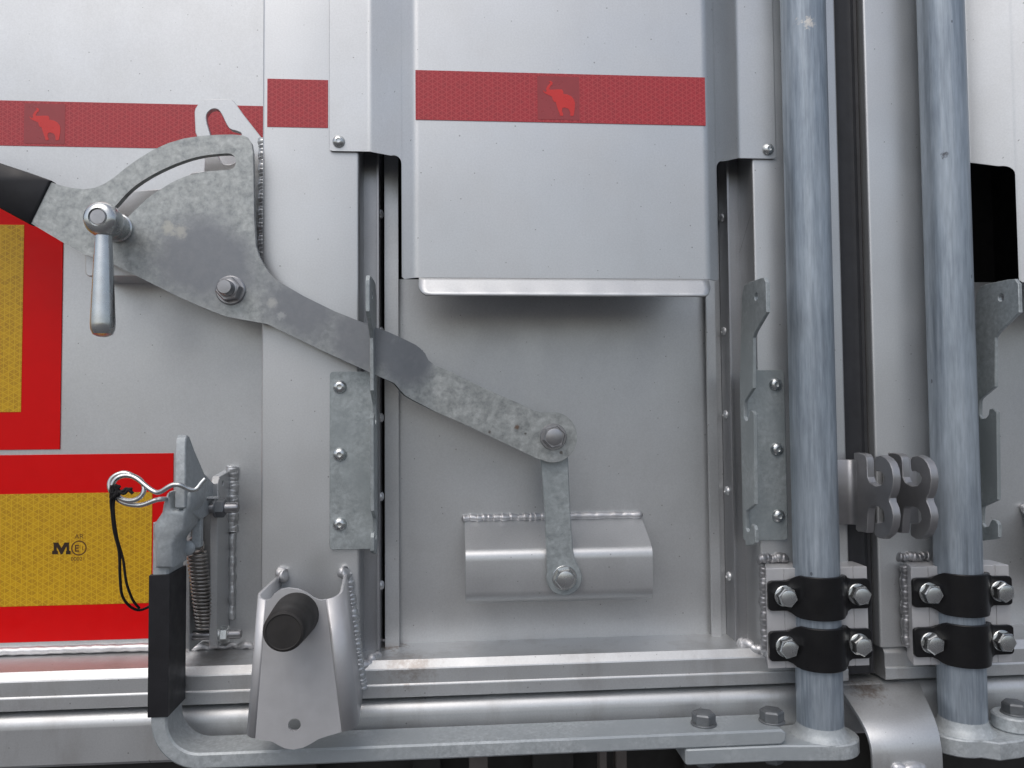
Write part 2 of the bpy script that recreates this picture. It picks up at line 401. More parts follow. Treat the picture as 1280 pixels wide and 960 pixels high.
def hexbolt(name, base, axis, flat, h, mat, parent, washer=0, phase=0.3, washer_mat=None, label=None):
    """hexagon head standing on base along axis; the washer is its own piece"""
    d = Vector(axis).normalized(); b = Vector(base); R = flat/math.sqrt(3); wt = 0
    if washer: wt = 2.2
    hd = lathe(name, b+d*wt, d, [(R, 0), (R, h*0.84), (R*0.90, h)], mat, parent, 6, 20, phase, label)
    lathe('head_face', b+d*(wt+h), d, [(R*0.74, -0.2), (R*0.73, 0.25), (R*0.68, 0.5)], mat, hd, 20)
    if washer:
        lathe('washer', b, d, [(washer, 0), (washer, 1.6), (washer-0.6, 2.2)], washer_mat or mat, hd, 28)
    return hd
def rivet(name, base, r, parent, mat='zinc', axis=(0, -1, 0)):
    return lathe(name, base, axis, [(r, 0), (r*0.97, r*0.18), (r*0.82, r*0.42), (r*0.55, r*0.58), (r*0.36, r*0.62), (r*0.30, r*0.40), (r*0.08, r*0.38)], mat, parent, 20, 30)

# ================================================================== setting
gd = mesh('ground', [(-40000, -40000, -1350), (40000, -40000, -1350), (40000, 40000, -1350), (-40000, 40000, -1350)], [(0, 1, 2, 3)], 'ground')
tag(gd, kind='structure')
ib = mesh('trailer_interior', [(x, y, z) for x in (-790, 1090) for y in (84, 560) for z in (-279, 760)],
          [(0, 1, 3, 2), (4, 6, 7, 5), (2, 3, 7, 6), (0, 2, 6, 4), (1, 5, 7, 3)], 'inside')
tag(ib, kind='structure')

TOP = 760
def door(label):
    """one leaf: sheet, two posts, bottom rail, hatch guides (given for the left leaf, mirrored for the right one)"""
    t = thing('trailer_door', label, 'door', (0, 0, -322), 'door leaves of the trailer rear')
    if MIRROR is None:
        box('door_sheet', -790, -205, 70, 73, -284, TOP, 'paint', t, 0)
    post = lambda x0, x1: extrude_z('post', rrect(x0, x1, 0, 78, 3.0, 4), -283, TOP, 'paint', t)
    if MIRROR is None: post(-219, -108)
    post(365, 475)
    x0 = -790 if MIRROR is None else -100
    # sill and front of the bottom rail, one extrusion
    prof = [(80, -280.5), (7.5, -281.3), (0.6, -289), (0, -290.4), (0, -306), (-1.2, -307.2), (-1.5, -308.2), (-1.5, -320), (0, -321.5), (80, -321.5)]
    rl = extrude_x('bottom_rail', prof, x0, 470, 'paint_dirty', t, 14)
    # guides of the sliding hatch on both sides of the opening
    for s in (0, 1):
        g = (lambda x: x) if s == 0 else (lambda x: 257-x)
        if s == 0 and MIRROR is not None: continue
        def bx(n, xa, xb, y0, y1, mat):
            a, b = sorted((g(xa), g(xb))); return box(n, a, b, y0, y1, -282, TOP, mat, t, 0.5)
        bx('guide_flange', -108.5, -92, 46, 52, 'alu')
        lip = bx('guide_lip', -91.5, -88.3, 34, 82, 'alu')
        if s == 0: bx('guide_strip', -84, -66.5, 57, 61, 'paint')
        else:
            bx('guide_strip', -79, -66.5, 57, 61, 'paint'); bx('guide_floor', -88.2, -79.1, 66, 68, 'paint')
        for z in (250, 104, -2, -98, -205):
            xx = g(-88.3)
            rivet('rivet', (xx, 52, z), 6.0, lip, 'paint', (1 if s == 0 else -1, 0, 0))
    return t
door_l = door('left silver trailer door leaf carrying the lever and the open hatch frame')
MIRROR = 986
door_r = door('right silver trailer door leaf, partly seen behind the right locking tube')
MIRROR = None

# weld seams of the left leaf
weld('weld_bead', (-785, 67, -275), (-345, 67, -275), 4.8, door_l, 16, wob=0.2, amp=0.06)
weld('weld_bead', (-345, 68, -277), (-222, 68, -277), 4.0, door_l, 12, wob=0.9)
weld('weld_bead', (-112, -1, -290), (-86, 26, -279), 6.5, door_l, 8, wob=0.6)
weld('weld_bead', (374, -4, -285), (343, 22, -276), 6.0, door_l, 8, wob=0.6)

# ------------------------------------------------------------------ rubber seal between the leaves
se = extrude_z('door_seal', [(474.5, 30), (476, 14), (481, 12), (487, 13.5), (490, 12.5), (496, 13.5), (501, 12), (506, 14), (509, 12.5), (511.5, 30), (511.5, 50), (474.5, 50)], -318, TOP, 'seal', None)
tag(se, 'black ribbed rubber seal in the gap between the two door leaves', 'seal')

# ------------------------------------------------------------------ sliding hatch
def hood(label, group):
    t = thing('hatch_hood', label, 'hatch cover', (126, 0, 132), group)
    xs = [-142, -94.5, -40, 292, 346.5, 394]; ys = [-2.5, -2.5, -45, -45, -2.5, -2.5]
    def f(x):
        for i in range(5):
            if x <= xs[i+1]: return ys[i]+(ys[i+1]-ys[i])*(x-xs[i])/(xs[i+1]-xs[i])
        return ys[-1]
    def fs(x, h=3.0):            # rounded folds
        return sum(f(x+k*h/4) for k in range(-4, 5))/9
    zb, zn, zl = 153.5, 309, 153.5
    cols = [-142, -141.4, -140.2, -138, -120, -100]
    for x in xs[1:3]: cols += [x+d for d in (-4.5, -3, -1.5, 0, 1.5, 3, 4.5)]
    cols += [-69, -65, -62, -59.5, -57.5, -56.4, -56, -53, 0, 60, 126]
    cols = sorted(set(cols)); cols = cols[:-1]+[126]+[252-c for c in reversed(cols[:-1])]
    cols = sorted(set(round(c, 3) for c in cols))
    def zbot(x):
        u = x if x <= 126 else 252-x
        if u < -138: return zn+4-math.sqrt(max(0, 16-(u+138)**2))
        if u <= -94.5: return zn
        if u <= -69: return zn-11*(u+94.5)/25.5
        if u < -56.001: return zn-24+math.sqrt(max(0, 169-(u+69)**2))
        return zb+(3-(u+56) if u < -53 else 0)
    vs_, fs_, vi = [], [], {}
    def vid(x, z):
        kk = (x, round(z, 3))
        if kk not in vi: vi[kk] = len(vs_); vs_.append((x, fs(x), z))
        return vi[kk]
    zj = zn-24
    eL, eR = -56.0, 308.0
    for a, b in zip(cols[:-1], cols[1:]):
        out_l = b <= eL+1e-6; out_r = a >= eR-1e-6
        za = zbot(a) if not (out_l or out_r) else (zj if abs(a-eR) < 1e-6 else zbot(a))
        zb_ = zbot(b) if not (out_l or out_r) else (zj if abs(b-eL) < 1e-6 else zbot(b))
        f_ = [vid(a, za), vid(b, zb_)]
        if abs(b-eR) < 1e-6: f_.append(vid(b, zj))
        f_ += [vid(b, TOP), vid(a, TOP)]
        if abs(a-eL) < 1e-6: f_.append(vid(a, zj))
        fs_.append(f_)
    sh = mesh('hood_sheet', vs_, fs_, 'paint', t, 30)
    sm = sh.modifiers.new('sheet', 'SOLIDIFY'); sm.thickness = 2*S; sm.offset = 0
    wm = sh.modifiers.new('normals', 'WEIGHTED_NORMAL'); wm.weight = 60; wm.keep_sharp = True
    # flared drip lip along the lower edge
    def lipmap(u, v, ww):
        k = min(1, max(0, -v/4.0)); yy = -45 + v*0.62*1.0*k; return (u, yy+ww, 153.0+v*0.84)
    vsl = []; fl = []
    rows = 6; colsn = 40
    for j in range(rows+1):
        v = -26*j/rows
        ind = 0 if j < 4 else (1.2 if j == 4 else (3.5 if j == 5 else 8))
        for i in range(colsn+1):
            u = -37+ind+(329-2*ind)*i/colsn
            vsl.append(lipmap(u, v, 0.35*math.sin(i*1.3)*(j/rows)))
    for j in range(rows):
        for i in range(colsn):
            a = j*(colsn+1)+i; fl.append((a, a+1, a+colsn+2, a+colsn+1))
    lp = mesh('lip', vsl, fl, 'paint', t, 50)
    sm = lp.modifiers.new('sheet', 'SOLIDIFY'); sm.thickness = 2*S; sm.offset = 0
    rivet('screw', (-131, -4, 320), 7.2, t, 'zinc'); rivet('screw', (384, -4, 320), 7.2, t, 'zinc')
    return t
hood('silver folded hatch cover carrying the middle red tape with an elephant', 'folded covers over the hatches')

def slide(label, full=True):
    t = thing('hatch_slide', label, 'hatch', (128, 70, -280), 'sliding hatch panels')
    box('panel', -80, 338, 70, 73, -281.5, 172, 'paint', t, 0)
    prof = [(70, -129), (66, -130.5), (19, -158), (14.5, -161.5), (12.3, -166), (12, -172), (12, -207), (12.8, -212), (15, -217), (18.5, -221), (23, -223.4), (28, -224.2), (44, -224.2),
            (44, -221.6), (28, -221.6), (23.5, -220.5), (19.8, -218), (17, -214.5), (15.4, -210), (14.6, -206), (14.6, -172), (15.2, -167), (18, -163), (68, -133)]
    br = extrude_x('channel_bracket', prof, 13.5, 238, 'paint', t, 40)
    weld('weld_bead', (10, 66, -128), (118, 66, -128), 5.2, br, 8.5, wob=0.25, amp=0.34)
    weld('weld_bead', (118, 67, -128), (239, 66, -128), 5.0, br, 16, wob=0.2)
    return t
slide('silver sliding hatch panel with welded channel bracket below the lever arm')
MIRROR = 986
hood('silver folded hatch cover beside the right locking tube with a black corner opening', 'folded covers over the hatches')
slide('silver sliding hatch panel at the right edge behind the right tube')
MIRROR = None

# ------------------------------------------------------------------ reflective tapes
EZ = [(440, 190), (470, 178), (495, 200), (490, 230), (465, 250), (447, 285), (455, 299), (490, 298), (560, 292), (620, 292), (638, 318), (640, 352), (700, 362), (750, 385), (785, 430), (798, 480),
      (792, 560), (780, 640), (770, 655), (732, 655), (728, 600), (710, 562), (690, 550), (650, 540), (625, 550), (618, 590), (636, 640), (625, 658), (592, 655), (580, 610), (560, 560), (545, 510),
      (533, 468), (507, 460), (490, 425), (484, 396), (440, 375), (400, 358), (372, 336), (358, 312), (366, 312), (384, 330), (402, 334), (412, 312), (404, 288), (430, 240), (464, 205), (455, 196)]
def tape(x0, x1, z0, z1, y, label, em=None):
    o = slab('reflective_tape', [(x0, z0), (x1, z0), (x1, z1), (x0, z1)], [], y-0.5, y, XZ, 'tape', None, bevel=0.1)
    tag(o, label, 'reflective tape', 'red reflective tapes')
    if em is not None:
        xc, zc = em; k = 0.0838
        slab('emblem_panel', [(xc-24, zc-25), (xc+24, zc-25), (xc+24, zc+25), (xc-24, zc+25)], [], y-0.75, y-0.5, XZ, 'tape_panel', o, bevel=0.05)
        slab('elephant_emblem', [(xc+(p[0]-572)*k, zc-(p[1]-410)*k) for p in EZ], [], y-1.0, y-0.75, XZ, 'emblem', o, bevel=0.05)
    return o
tape(-785, -219.5, 333.5, 389.5, 70, 'long red reflective tape with elephant emblem on the recessed left door sheet', (-497, 361.5))
tape(-213.5, -143.8, 337, 394, 0, 'short plain red reflective tape on the silver post left of the hatch cover')
tape(-40, 292.3, 331.2, 387.8, -46.2, 'red reflective tape with elephant emblem across the folded hatch cover', (121.5, 359.5))

# ------------------------------------------------------------------ rear marking boards
def board(x1, z0, z1, yx, yz0, yz1, label, mark=False):
    t = thing('marking_board', label, 'marking board', (-640, 70, z0), 'red and yellow rear marking boards')
    x0 = -785
    slab('red_border', [(x0, z0), (x1, z0), (x1, z1), (x0, z1)], [], 68.6, 70, XZ, 'board_red', t, bevel=0.3)
    yf = slab('yellow_field', [(x0+40, yz0), (yx, yz0), (yx, yz1), (x0+40, yz1)], [], 68.2, 68.6, XZ, 'board_yellow', t, bevel=0.1)
    if mark:
        Y = 68.2
        def z2(px, py):
            return A(40+px/13.71, 650+py/13.71, Y)
        Mz = [(345, 588), (345, 530), (372, 520), (372, 425), (362, 385), (450, 385), (505, 480), (560, 385), (640, 385), (635, 425), (638, 520), (662, 535), (662, 588), (582, 588), (582, 540), (595, 520), (592, 450), (520, 588), (492, 588), (425, 460), (425, 520), (445, 535), (445, 588)]
        slab('printed_letter', [z2(*p) for p in Mz], [], Y-0.15, Y, XZ, 'ink', yf, bevel=0)
        c = z2(805, 480); r = 9.0
        slab('printed_ring', circle(c[0], c[1], r, 32), [circle(c[0], c[1], r-1.5, 32)], Y-0.15, Y, XZ, 'ink_brown', yf, bevel=0)
        Ez = [(735, 425), (805, 425), (805, 447), (758, 447), (758, 470), (800, 470), (800, 492), (758, 492), (758, 520), (808, 520), (808, 545), (735, 545)]
        slab('printed_letter', [z2(*p) for p in Ez], [], Y-0.15, Y, XZ, 'ink_brown', yf, bevel=0)
        for txt, cpx, cpy, h, mt in (('1', 868, 490, 5.0, 'ink_brown'), ('AR', 808, 285, 5.6, 'ink_brown'), ('00021', 790, 668, 4.6, 'ink_brown')):
            cu = bpy.data.curves.new('t', 'FONT'); cu.body = txt; cu.size = h*1.4; cu.align_x = 'CENTER'; cu.align_y = 'CENTER'
            to = bpy.data.objects.new('t', cu); col.objects.link(to)
            dg = bpy.context.evaluated_depsgraph_get(); me = bpy.data.meshes.new_from_object(to.evaluated_get(dg))
            bpy.data.objects.remove(to)
            cc = z2(cpx, cpy)
            vs_ = [(cc[0]+v.co.x*1.05, Y-0.12, cc[1]+v.co.y) for v in me.vertices]; fs = [tuple(p.vertices) for p in me.polygons]
            mesh('printed_number' if txt != 'AR' else 'printed_code', vs_, fs, mt, yf)
    return t
board(-473, -36.8, 258, A(28, 400, 68)[0], A(20, 515, 68)[1], A(20, 281, 68)[1], 'upper red bordered yellow reflective board at the left edge below the black sleeve')
board(-340, -265.5, -43, A(190, 640, 68)[0], A(60, 757, 68)[1], A(60, 617, 68)[1], 'lower red bordered yellow reflective board printed with an M approval mark', True)

# ------------------------------------------------------------------ slotted bracket behind the lever
sb = thing('slotted_bracket', 'silver slotted plate with hooked top welded to the post behind the lever', 'bracket', (-260, 20, 140))
YB = 12
P = lambda *pts: [A(x, y, YB) for x, y in pts]
outl = P((244, 165), (243, 140), (244, 135.5), (247, 131), (251, 127), (256, 124.5), (261, 124), (283, 123.6), (287, 124), (290.5, 125), (293, 127), (305, 144), (327, 172), (327.5, 345), (232, 345), (110, 345), (107, 342), (106, 300), (120, 262), (150, 240), (199, 236.5), (222, 228), (240, 216), (255, 214), (256, 196), (248, 176))
hole = smooth_loop(P((258, 150), (259, 142), (265, 136.5), (272, 137), (277, 143), (286, 160), (296, 164), (302, 170), (296, 200), (280, 205), (270, 190), (262, 165)))
slab('slotted_plate', outl, [hole], YB, YB+8, XZ, 'paint', sb, bevel=0.7)
x0_, z0_ = A(107, 343, YB); x1_, _ = A(327, 343, YB)
box('foot_flange', x0_+0.5, x1_-2, YB+8, 70, z0_-0.5, z0_+7, 'paint', sb, 0.8)
weld('weld_bead', (-219.4, 9, 326), (-219.4, 9, 168), 6.2, sb, 4.5, mat='paint', wob=0.22, amp=0.14)

# ------------------------------------------------------------------ lever
lv = thing('hatch_lever', 'large galvanised lever plate with curved slot, long arm and black sleeve', 'lever', (-248, -18, 143))
YL = -22
up_e = [(62, 227), (75, 231.5), (90, 235), (105, 236.5), (118, 235), (130, 230), (143, 221.5), (155, 211.5), (170, 200.5), (190, 188), (210, 179), (230, 173), (250, 170), (270, 168.5), (290, 168), (303, 169), (310, 172), (314, 178), (316, 190),
        (316.5, 205), (316.8, 230), (317.4, 270), (319.6, 307), (323.6, 320), (330, 332), (337, 342), (346, 350.5), (379.4, 370), (419, 389.4), (448.4, 401), (464, 407), (485, 415), (507, 425.5), (518, 431)]
up_t = [(524, 435.5), (530.4, 442), (534.5, 450), (542, 456), (566, 466), (606, 486), (646, 503), (667, 513.2), (676, 515.5)] + [(691+30.5*math.cos(math.radians(a)), 546.5+31.5*math.sin(math.radians(a))) for a in range(-100, 118, 9)]
lo_t = [(672.5, 573.6), (619, 548.4), (577, 528.5), (540, 512.6), (516, 500.6), (505, 494), (500, 488.6)]
lo_e = [(492, 479), (478.6, 472.7), (449.7, 459.7), (406, 439.8), (334, 405), (321, 402.6), (283.7, 396), (273, 392), (246.6, 381.4), (220, 369.4), (143.4, 331.4), (106, 318), (77, 302), (36.7, 278)]
out_px = up_e+up_t+lo_t+lo_e
slot_px = [(147.4, 254), (158, 242), (170, 231.5), (186, 221), (202, 212.5), (220, 204.5), (239, 198), (252, 195), (265.6, 193), (278, 192), (287, 191.8), (292, 194.5), (294.6, 199), (295, 203.5), (292.5, 209), (287, 212), (275, 213), (255, 214.6), (242, 217.5), (228, 222), (214, 228.5), (202, 236), (192, 242), (183, 249), (170, 261.5), (160.7, 270.5), (152, 280), (142, 285), (134, 281), (133, 272), (139, 263)]
# flat outline first, then the arm is set back by a joggle where it enters the hatch opening
def dep(px):
    k = min(1, max(0, (px-476)/(548-476))); k = k*k*(3-2*k)
    return YL+15*k
pts = []
for i, (x, y) in enumerate(out_px):
    x2, y2 = out_px[(i+1) % len(out_px)]
    n = max(1, int(abs(x2-x)/13)) if 440 < x < 580 else 1
    for k in range(n): pts.append((x+(x2-x)*k/n, y+(y2-y)*k/n))
o3 = [(A(x, y, dep(x))[0], A(x, y, dep(x))[1], dep(x)) for x, y in pts]
s3 = smooth_loop([A(x, y, YL) for x, y in slot_px], 2)
def joggle_plate():
    bm = bmesh.new()
    allp = [Vector((p[0], p[1], 0)) for p in o3]; hol = [Vector((p[0], p[1], 0)) for p in s3]
    vv = [bm.verts.new((p[0], 0, p[1])) for p in o3]+[bm.verts.new((p[0], 0, p[1])) for p in s3]
    for tr in tessellate_polygon([allp, hol]):
        try: bm.faces.new([vv[i] for i in tr])
        except ValueError: pass
    xa, xb = A(476, 440, YL)[0], A(548, 470, YL+15)[0]
    for i in range(13):
        bmesh.ops.bisect_plane(bm, geom=bm.verts[:]+bm.edges[:]+bm.faces[:], plane_co=(xa+(xb-xa)*i/12, 0, 0), plane_no=(1, 0, 0))
    for v in bm.verts:
        k = min(1, max(0, (v.co.x-xa)/(xb-xa))); k = k*k*(3-2*k); v.co.y = YL+15*k+4
    bm.verts.index_update()
    vs_ = [v.co.copy() for v in bm.verts]; fs = [[v.index for v in f.verts] for f in bm.faces]; bm.free()
    o = mesh('lever_plate', vs_, fs, 'galv', lv, 30)
    sm = o.modifiers.new('plate', 'SOLIDIFY'); sm.thickness = 8*S; sm.offset = 0
    b = o.modifiers.new('edge', 'BEVEL'); b.width = 0.9*S; b.segments = 2; b.limit_method = 'ANGLE'; b.angle_limit = math.radians(50)
    wm = o.modifiers.new('normals', 'WEIGHTED_NORMAL'); wm.weight = 90; wm.keep_sharp = True
    return o
joggle_plate()
slv = [A(x, y, YL-3) for x, y in ((63, 225), (36, 280), (0, 260.5), (-60, 228), (-140, 182), (-118, 136), (-40, 184), (0, 203.5), (35, 215))]
slab('black_sleeve', slv, [], YL-3, YL+11, XZ, 'sleeve', lv, bevel=2.0, smooth=50)
# pivot bolt: washer, flange nut and stud
bx_, bz_ = A(288.5, 363, YL)
lathe('pivot_washer', (bx_, YL, bz_), (0, -1, 0), [(16.3, 0), (16.3, 2.0), (15.2, 2.8)], 'steel', lv, 32)
hexbolt('pivot_nut', (bx_, YL-2.8, bz_), (0, -1, 0), 24, 10.5, 'steel', lv, 0, 0.2)
lathe('pivot_stud', (bx_, YL-13, bz_), (0, -1, 0), [(8.6, 0)]+[(8.6 if i % 2 == 0 else 8.1, 1+i*0.9) for i in range(12)]+[(7.2, 13), (3, 13.1)], 'steel', lv, 24)
lathe('spacer', (bx_, YL+8.2, bz_), (0, 1, 0), [(14, 0), (14, 25.5)], 'steel', lv, 24)

# ------------------------------------------------------------------ clamping handle in the slot
ch = thing('clamp_handle', 'shiny zinc plated clamping handle hanging from the curved slot of the lever', 'handle', (*[A(148, 283, YL)[0]], YL, A(148, 283, YL)[1]))
hx, hz = A(148, 285.5, YL)
lathe('collar', (hx, YL-0.2, hz), (0, -1, 0), [(16, 0), (16, 3), (14.5, 4), (14.5, 17), (13.5, 18.5)], 'zinc', ch, 28)
hubY = YL-36
lathe('hub', (hx, YL-17, hz), (0, -1, 0), [(9, 0), (13, 2), (16.6, 7), (18.4, 13), (18.9, 19), (18.3, 25), (16.2, 30), (13, 32.8), (9.7, 33.5), (9.4, 31)], 'zinc', ch, 32, 60)
lathe('stud_end', (hx, YL-46, hz), (0, -1, 0), [(8.6, 0), (8.6, 3.6), (7.6, 4.6), (2, 4.7)], 'steel', ch, 24)
tx, tz = A(129.5, 420, hubY)
d_ = Vector((tx-hx, 0, tz-hz)); ln = d_.length
lathe('grip', (hx, hubY, hz), (d_.x, -2.0, d_.z), [(7.8, 8), (8.2, 18), (9.6, 45), (11.6, 95), (12.2, ln-13), (11.8, ln-7), (9.6, ln-1.5), (5, ln+0.8), (1, ln+1.2)], 'zinc', ch, 28, 40)

# ------------------------------------------------------------------ link bar
lk = thing('link_bar', 'short galvanised link hanging from the lever tip to the channel bracket bolt', 'link', (130, 8, -192))
yl0 = 1.5
lout = [A(x, y, yl0) for x, y in ((675, 560), (681, 640), (683, 685), (683.5, 703))]
cxl, czl = A(705.5, 722, yl0); R_l = 21.0
a0 = math.atan2(lout[-1][1]-czl, lout[-1][0]-cxl)
lr = [A(x, y, yl0) for x, y in ((718.5, 698), (716, 685), (713, 640), (709.5, 560), (706, 548), (692, 541), (679, 549))]
a1 = math.atan2(lr[0][1]-czl, lr[0][0]-cxl)
na = 22; start = math.radians(160); end = math.radians(395)
arcp = [(cxl+R_l*math.cos(start+(end-start)*i/na), czl+R_l*math.sin(start+(end-start)*i/na)) for i in range(na+1)]
slab('bar', lout+arcp+lr, [], yl0, yl0+6, XZ, 'galv_bracket', lk, bevel=0.9)
hexbolt('bolt', (cxl, yl0-0.2, czl), (0, -1, 0), 22, 8, 'zinc', lk, 14.5, 0.15)
tx, tz = A(691.5, 546, -7)
hexbolt('bolt', (tx, -7.2, tz), (0, -1, 0), 23, 9, 'steel', lk, 15.5, 0.25)

# ------------------------------------------------------------------ hook brackets
HP = [AX(*p, 344) for p in [(927, 372), (930, 357), (935, 353.5), (949, 348), (954.5, 347), (957.3, 353), (958, 390), (944, 414), (940.8, 422), (941, 485), (931, 500), (930, 504), (930, 521), (931.5, 526), (934.5, 525.5), (936.5, 521), (937, 514), (939.5, 513), (942.3, 518),
                            (943.3, 630), (933, 638.5), (932.3, 642), (932.3, 660), (934, 665), (937, 664), (938.3, 658), (939.5, 655), (942, 657), (943.8, 662), (944, 678), (942, 680.5), (930, 678)]]
def hook(label, X, sgn):
    """upright hooked plate at x = X with a riveted base leg going sgn * x"""
    t = thing('hook_bracket', label, 'bracket', (X, 0, -150), 'galvanised hook brackets')
    prof = [(min(y, -1.0) if z > 46 else min(y, -7.5), z) for y, z in HP]
    prof = prof[:-1]+[(-7.5, -157), (-7.0, -60), (-7.0, 50)] + [(-2.5, 52)]
    a, b = sorted((X, X+sgn*4.5))
    slab('hook_plate', prof, [circle(-55, 132, 4.5, 16)] if True else [], a, b, YZ, 'galv_bracket', t, bevel=0.6)
    x2 = X+sgn*54
    bo = rrect(min(X, x2), max(X, x2), -152, 51.5, 4, 4)
    base = slab('base_leg', bo, [], -3.8, -0.2, XZ, 'galv_bracket', t, bevel=0.6)
    arcp_ = [(X+sgn*(4.5-4.5*math.cos(k*PI/8)) , -3.8-4.2*(1-math.sin(k*PI/8))) for k in range(5)]
    bend = [(X, -8), (X, -3), (X+sgn*2, -0.4), (X+sgn*8, -0.3), (X+sgn*8, -3.9), (X+sgn*6, -4.2), (X+sgn*4.6, -5.2), (X+sgn*4.5, -8)]
    extrude_z('bend', bend, -151, 50, 'galv_bracket', t)
    for z in (34, -43.5, -123):
        rivet('rivet', (X+sgn*42.5, -3.8, z), 8.0, t, 'zinc')
    return t
hook('galvanised hook bracket on the left post seen edge on where the lever arm passes', -87, -1)
hook('galvanised hook bracket riveted left of the left locking tube', 344, 1)
hook('galvanised hook bracket at the right edge beyond the right locking tube', 642, -1)

# ------------------------------------------------------------------ locking bars
TY, TX1, TX2, TR = -32, 418.3, 590.3, 25.6
ZF = -366                       # underside of the handle bar / top of the foot arm
lb = thing('locking_bar', 'left galvanised locking tube with long bent handle in black sleeve', 'locking bar', (TX1, TY, -386), 'galvanised door locking bars')
def tube(par, x, z0):
    lathe('tube', (x, TY, z0), (0, 0, 1), [(TR, 0), (TR, TOP-z0)], 'tube', par, 48)
tube(lb, TX1, -370)
# foot casting in plan
fo = []
for i in range(13):
    a = math.radians(-100+200*i/12); fo.append((TX1+8+34*math.cos(a), TY+34*math.sin(a)))
fo += [(TX1-30, TY+26), (TX1-60, -13), (254, -12), (252, -14), (252, -58), (254, -60), (360, -60), (TX1-30, -63)]
slab('foot', fo, [], -385, -367.6, XY, 'galv_bar', lb, bevel=1.6)
lathe('weld_collar', (TX1, TY, -368), (0, 0, 1), [(33.5, 0), (32, 1.5), (28.8, 4), (26.8, 8), (25.6, 13)], 'galv_bar', lb, 40, 50)
# handle: flat bar lying along x then bent upright
YH0, YH1 = -60, -13
bxl, bxr, zt, zb2 = -315.5, 366, -350.5, -367.0
ro, ri = 50, 33.5
hp = [(bxr-6, zb2)] + [(bxr-0.5, zb2+4), (bxr, zt-4), (bxr-5, zt)]
hp += [(bxl+16.5+ri+ri*math.cos(math.radians(a)), zt+ri+ri*math.sin(math.radians(a))) for a in range(270, 179, -9)]
hp += [(bxl+16.5, -110), (bxl, -110)]
hp += [(bxl+ro+ro*math.cos(math.radians(a)), zb2+ro+ro*math.sin(math.radians(a))) for a in range(180, 271, 9)]
hb = slab('handle', hp, [], YH0, YH1, XZ, 'galv_bar', lb, bevel=2.0, smooth=40)
zs0, zs1 = A(200, 896, YH0)[1], A(200, 718, YH0)[1]
slab('sleeve', [(bxl-2.2, YH0-2.2), (bxl+18.7, YH0-2.2), (bxl+18.7, YH1+2.2), (bxl-2.2, YH1+2.2)], [], zs0, zs1, XY, 'sleeve', hb, bevel=0.8)
for px, py in ((874, 898), (957, 894)):
    r_ = ray(px, py); t_ = zt/r_.z; bx2 = r_.x*t_; by2 = r_.y*t_-DIST
    hexbolt('bolt', (bx2, -36, zt), (0, 0, 1), 23, 11, 'dull_bolt', lb, 14.5, 0.1)
    lathe('nut', (bx2, -36, -385), (0, 0, -1), [(12, 0), (12, 9), (10, 11)], 'dull_bolt', lb, 6, 20)

lb2 = thing('locking_bar', 'right galvanised locking tube near the right edge of the photo', 'locking bar', (TX2, TY, -386), 'galvanised door locking bars')
tube(lb2, TX2, -370)
fo = []
for i in range(15):
    a = math.radians(80+200*i/14); fo.append((TX2-8+34*math.cos(a), TY+34*math.sin(a)))
fo += [(TX2+14, TY-42), (TX2+40, TY-38), (TX2+80, -58), (TX2+170, -60), (TX2+172, -58), (TX2+172, -14), (TX2+170, -12), (TX2+40, -12)]
slab('foot', fo, [], -389, -369, XY, 'galv_bar', lb2, bevel=1.6)
lathe('weld_collar', (TX2, TY, -369), (0, 0, 1), [(34, 0), (32.5, 1.5), (29, 4), (26.8, 8.5), (25.6, 14)], 'galv_bar', lb2, 40, 50)
hx0 = A(1250, 905, -45)[0]
slab('handle', [(hx0+22*(1-math.cos(math.radians(a))), -36.5+22*math.sin(math.radians(a))) for a in range(-90, 91, 12)][::-1]+[(900, -58.5), (900, -14.5)], [], -368.6, -352, XY, 'galv_bar', lb2, bevel=1.8)
hexbolt('bolt', (hx0+24, -37, -352), (0, 0, 1), 23, 11, 'dull_bolt', lb2, 14.5, 0.1)

# ------------------------------------------------------------------ clamp blocks welded to the doors, straps round the tubes
YC = -32
def clamp_block(par, xc, zt_, zb_):
    x0, x1 = xc-60.5, xc+60
    n = 14
    front = YC
    prof = [(x0+11.5, 0), (x0, front), (x0+20.2, front), (x0+20.6, front+1.2), (x0+21.2, front+1.2), (x0+21.6, front)]
    prof += [(xc+(TR+0.6)*math.cos(math.radians(a)), TY+(TR+0.6)*math.sin(math.radians(a))) for a in range(180, -1, -12)]
    prof += [(x1-17.6, front), (x1-17.2, front+1.2), (x1-16.6, front+1.2), (x1-16.2, front), (x1, front), (x1, 0)]
    b = extrude_z('clamp_block', prof, zb_, zt_, 'block', par, 30)
    weld('weld_bead', (x0+6.5, -9, zt_-2), (x0+6.5, -9, zb_+14), 5.6, b, 6, mat='cam', wob=0.35, amp=0.12)
    weld('weld_bead', (x0+2, -1, zt_+6), (x0+40, -1, zt_+6), 6, b, 6, mat='cam', wob=0.45)
    return b
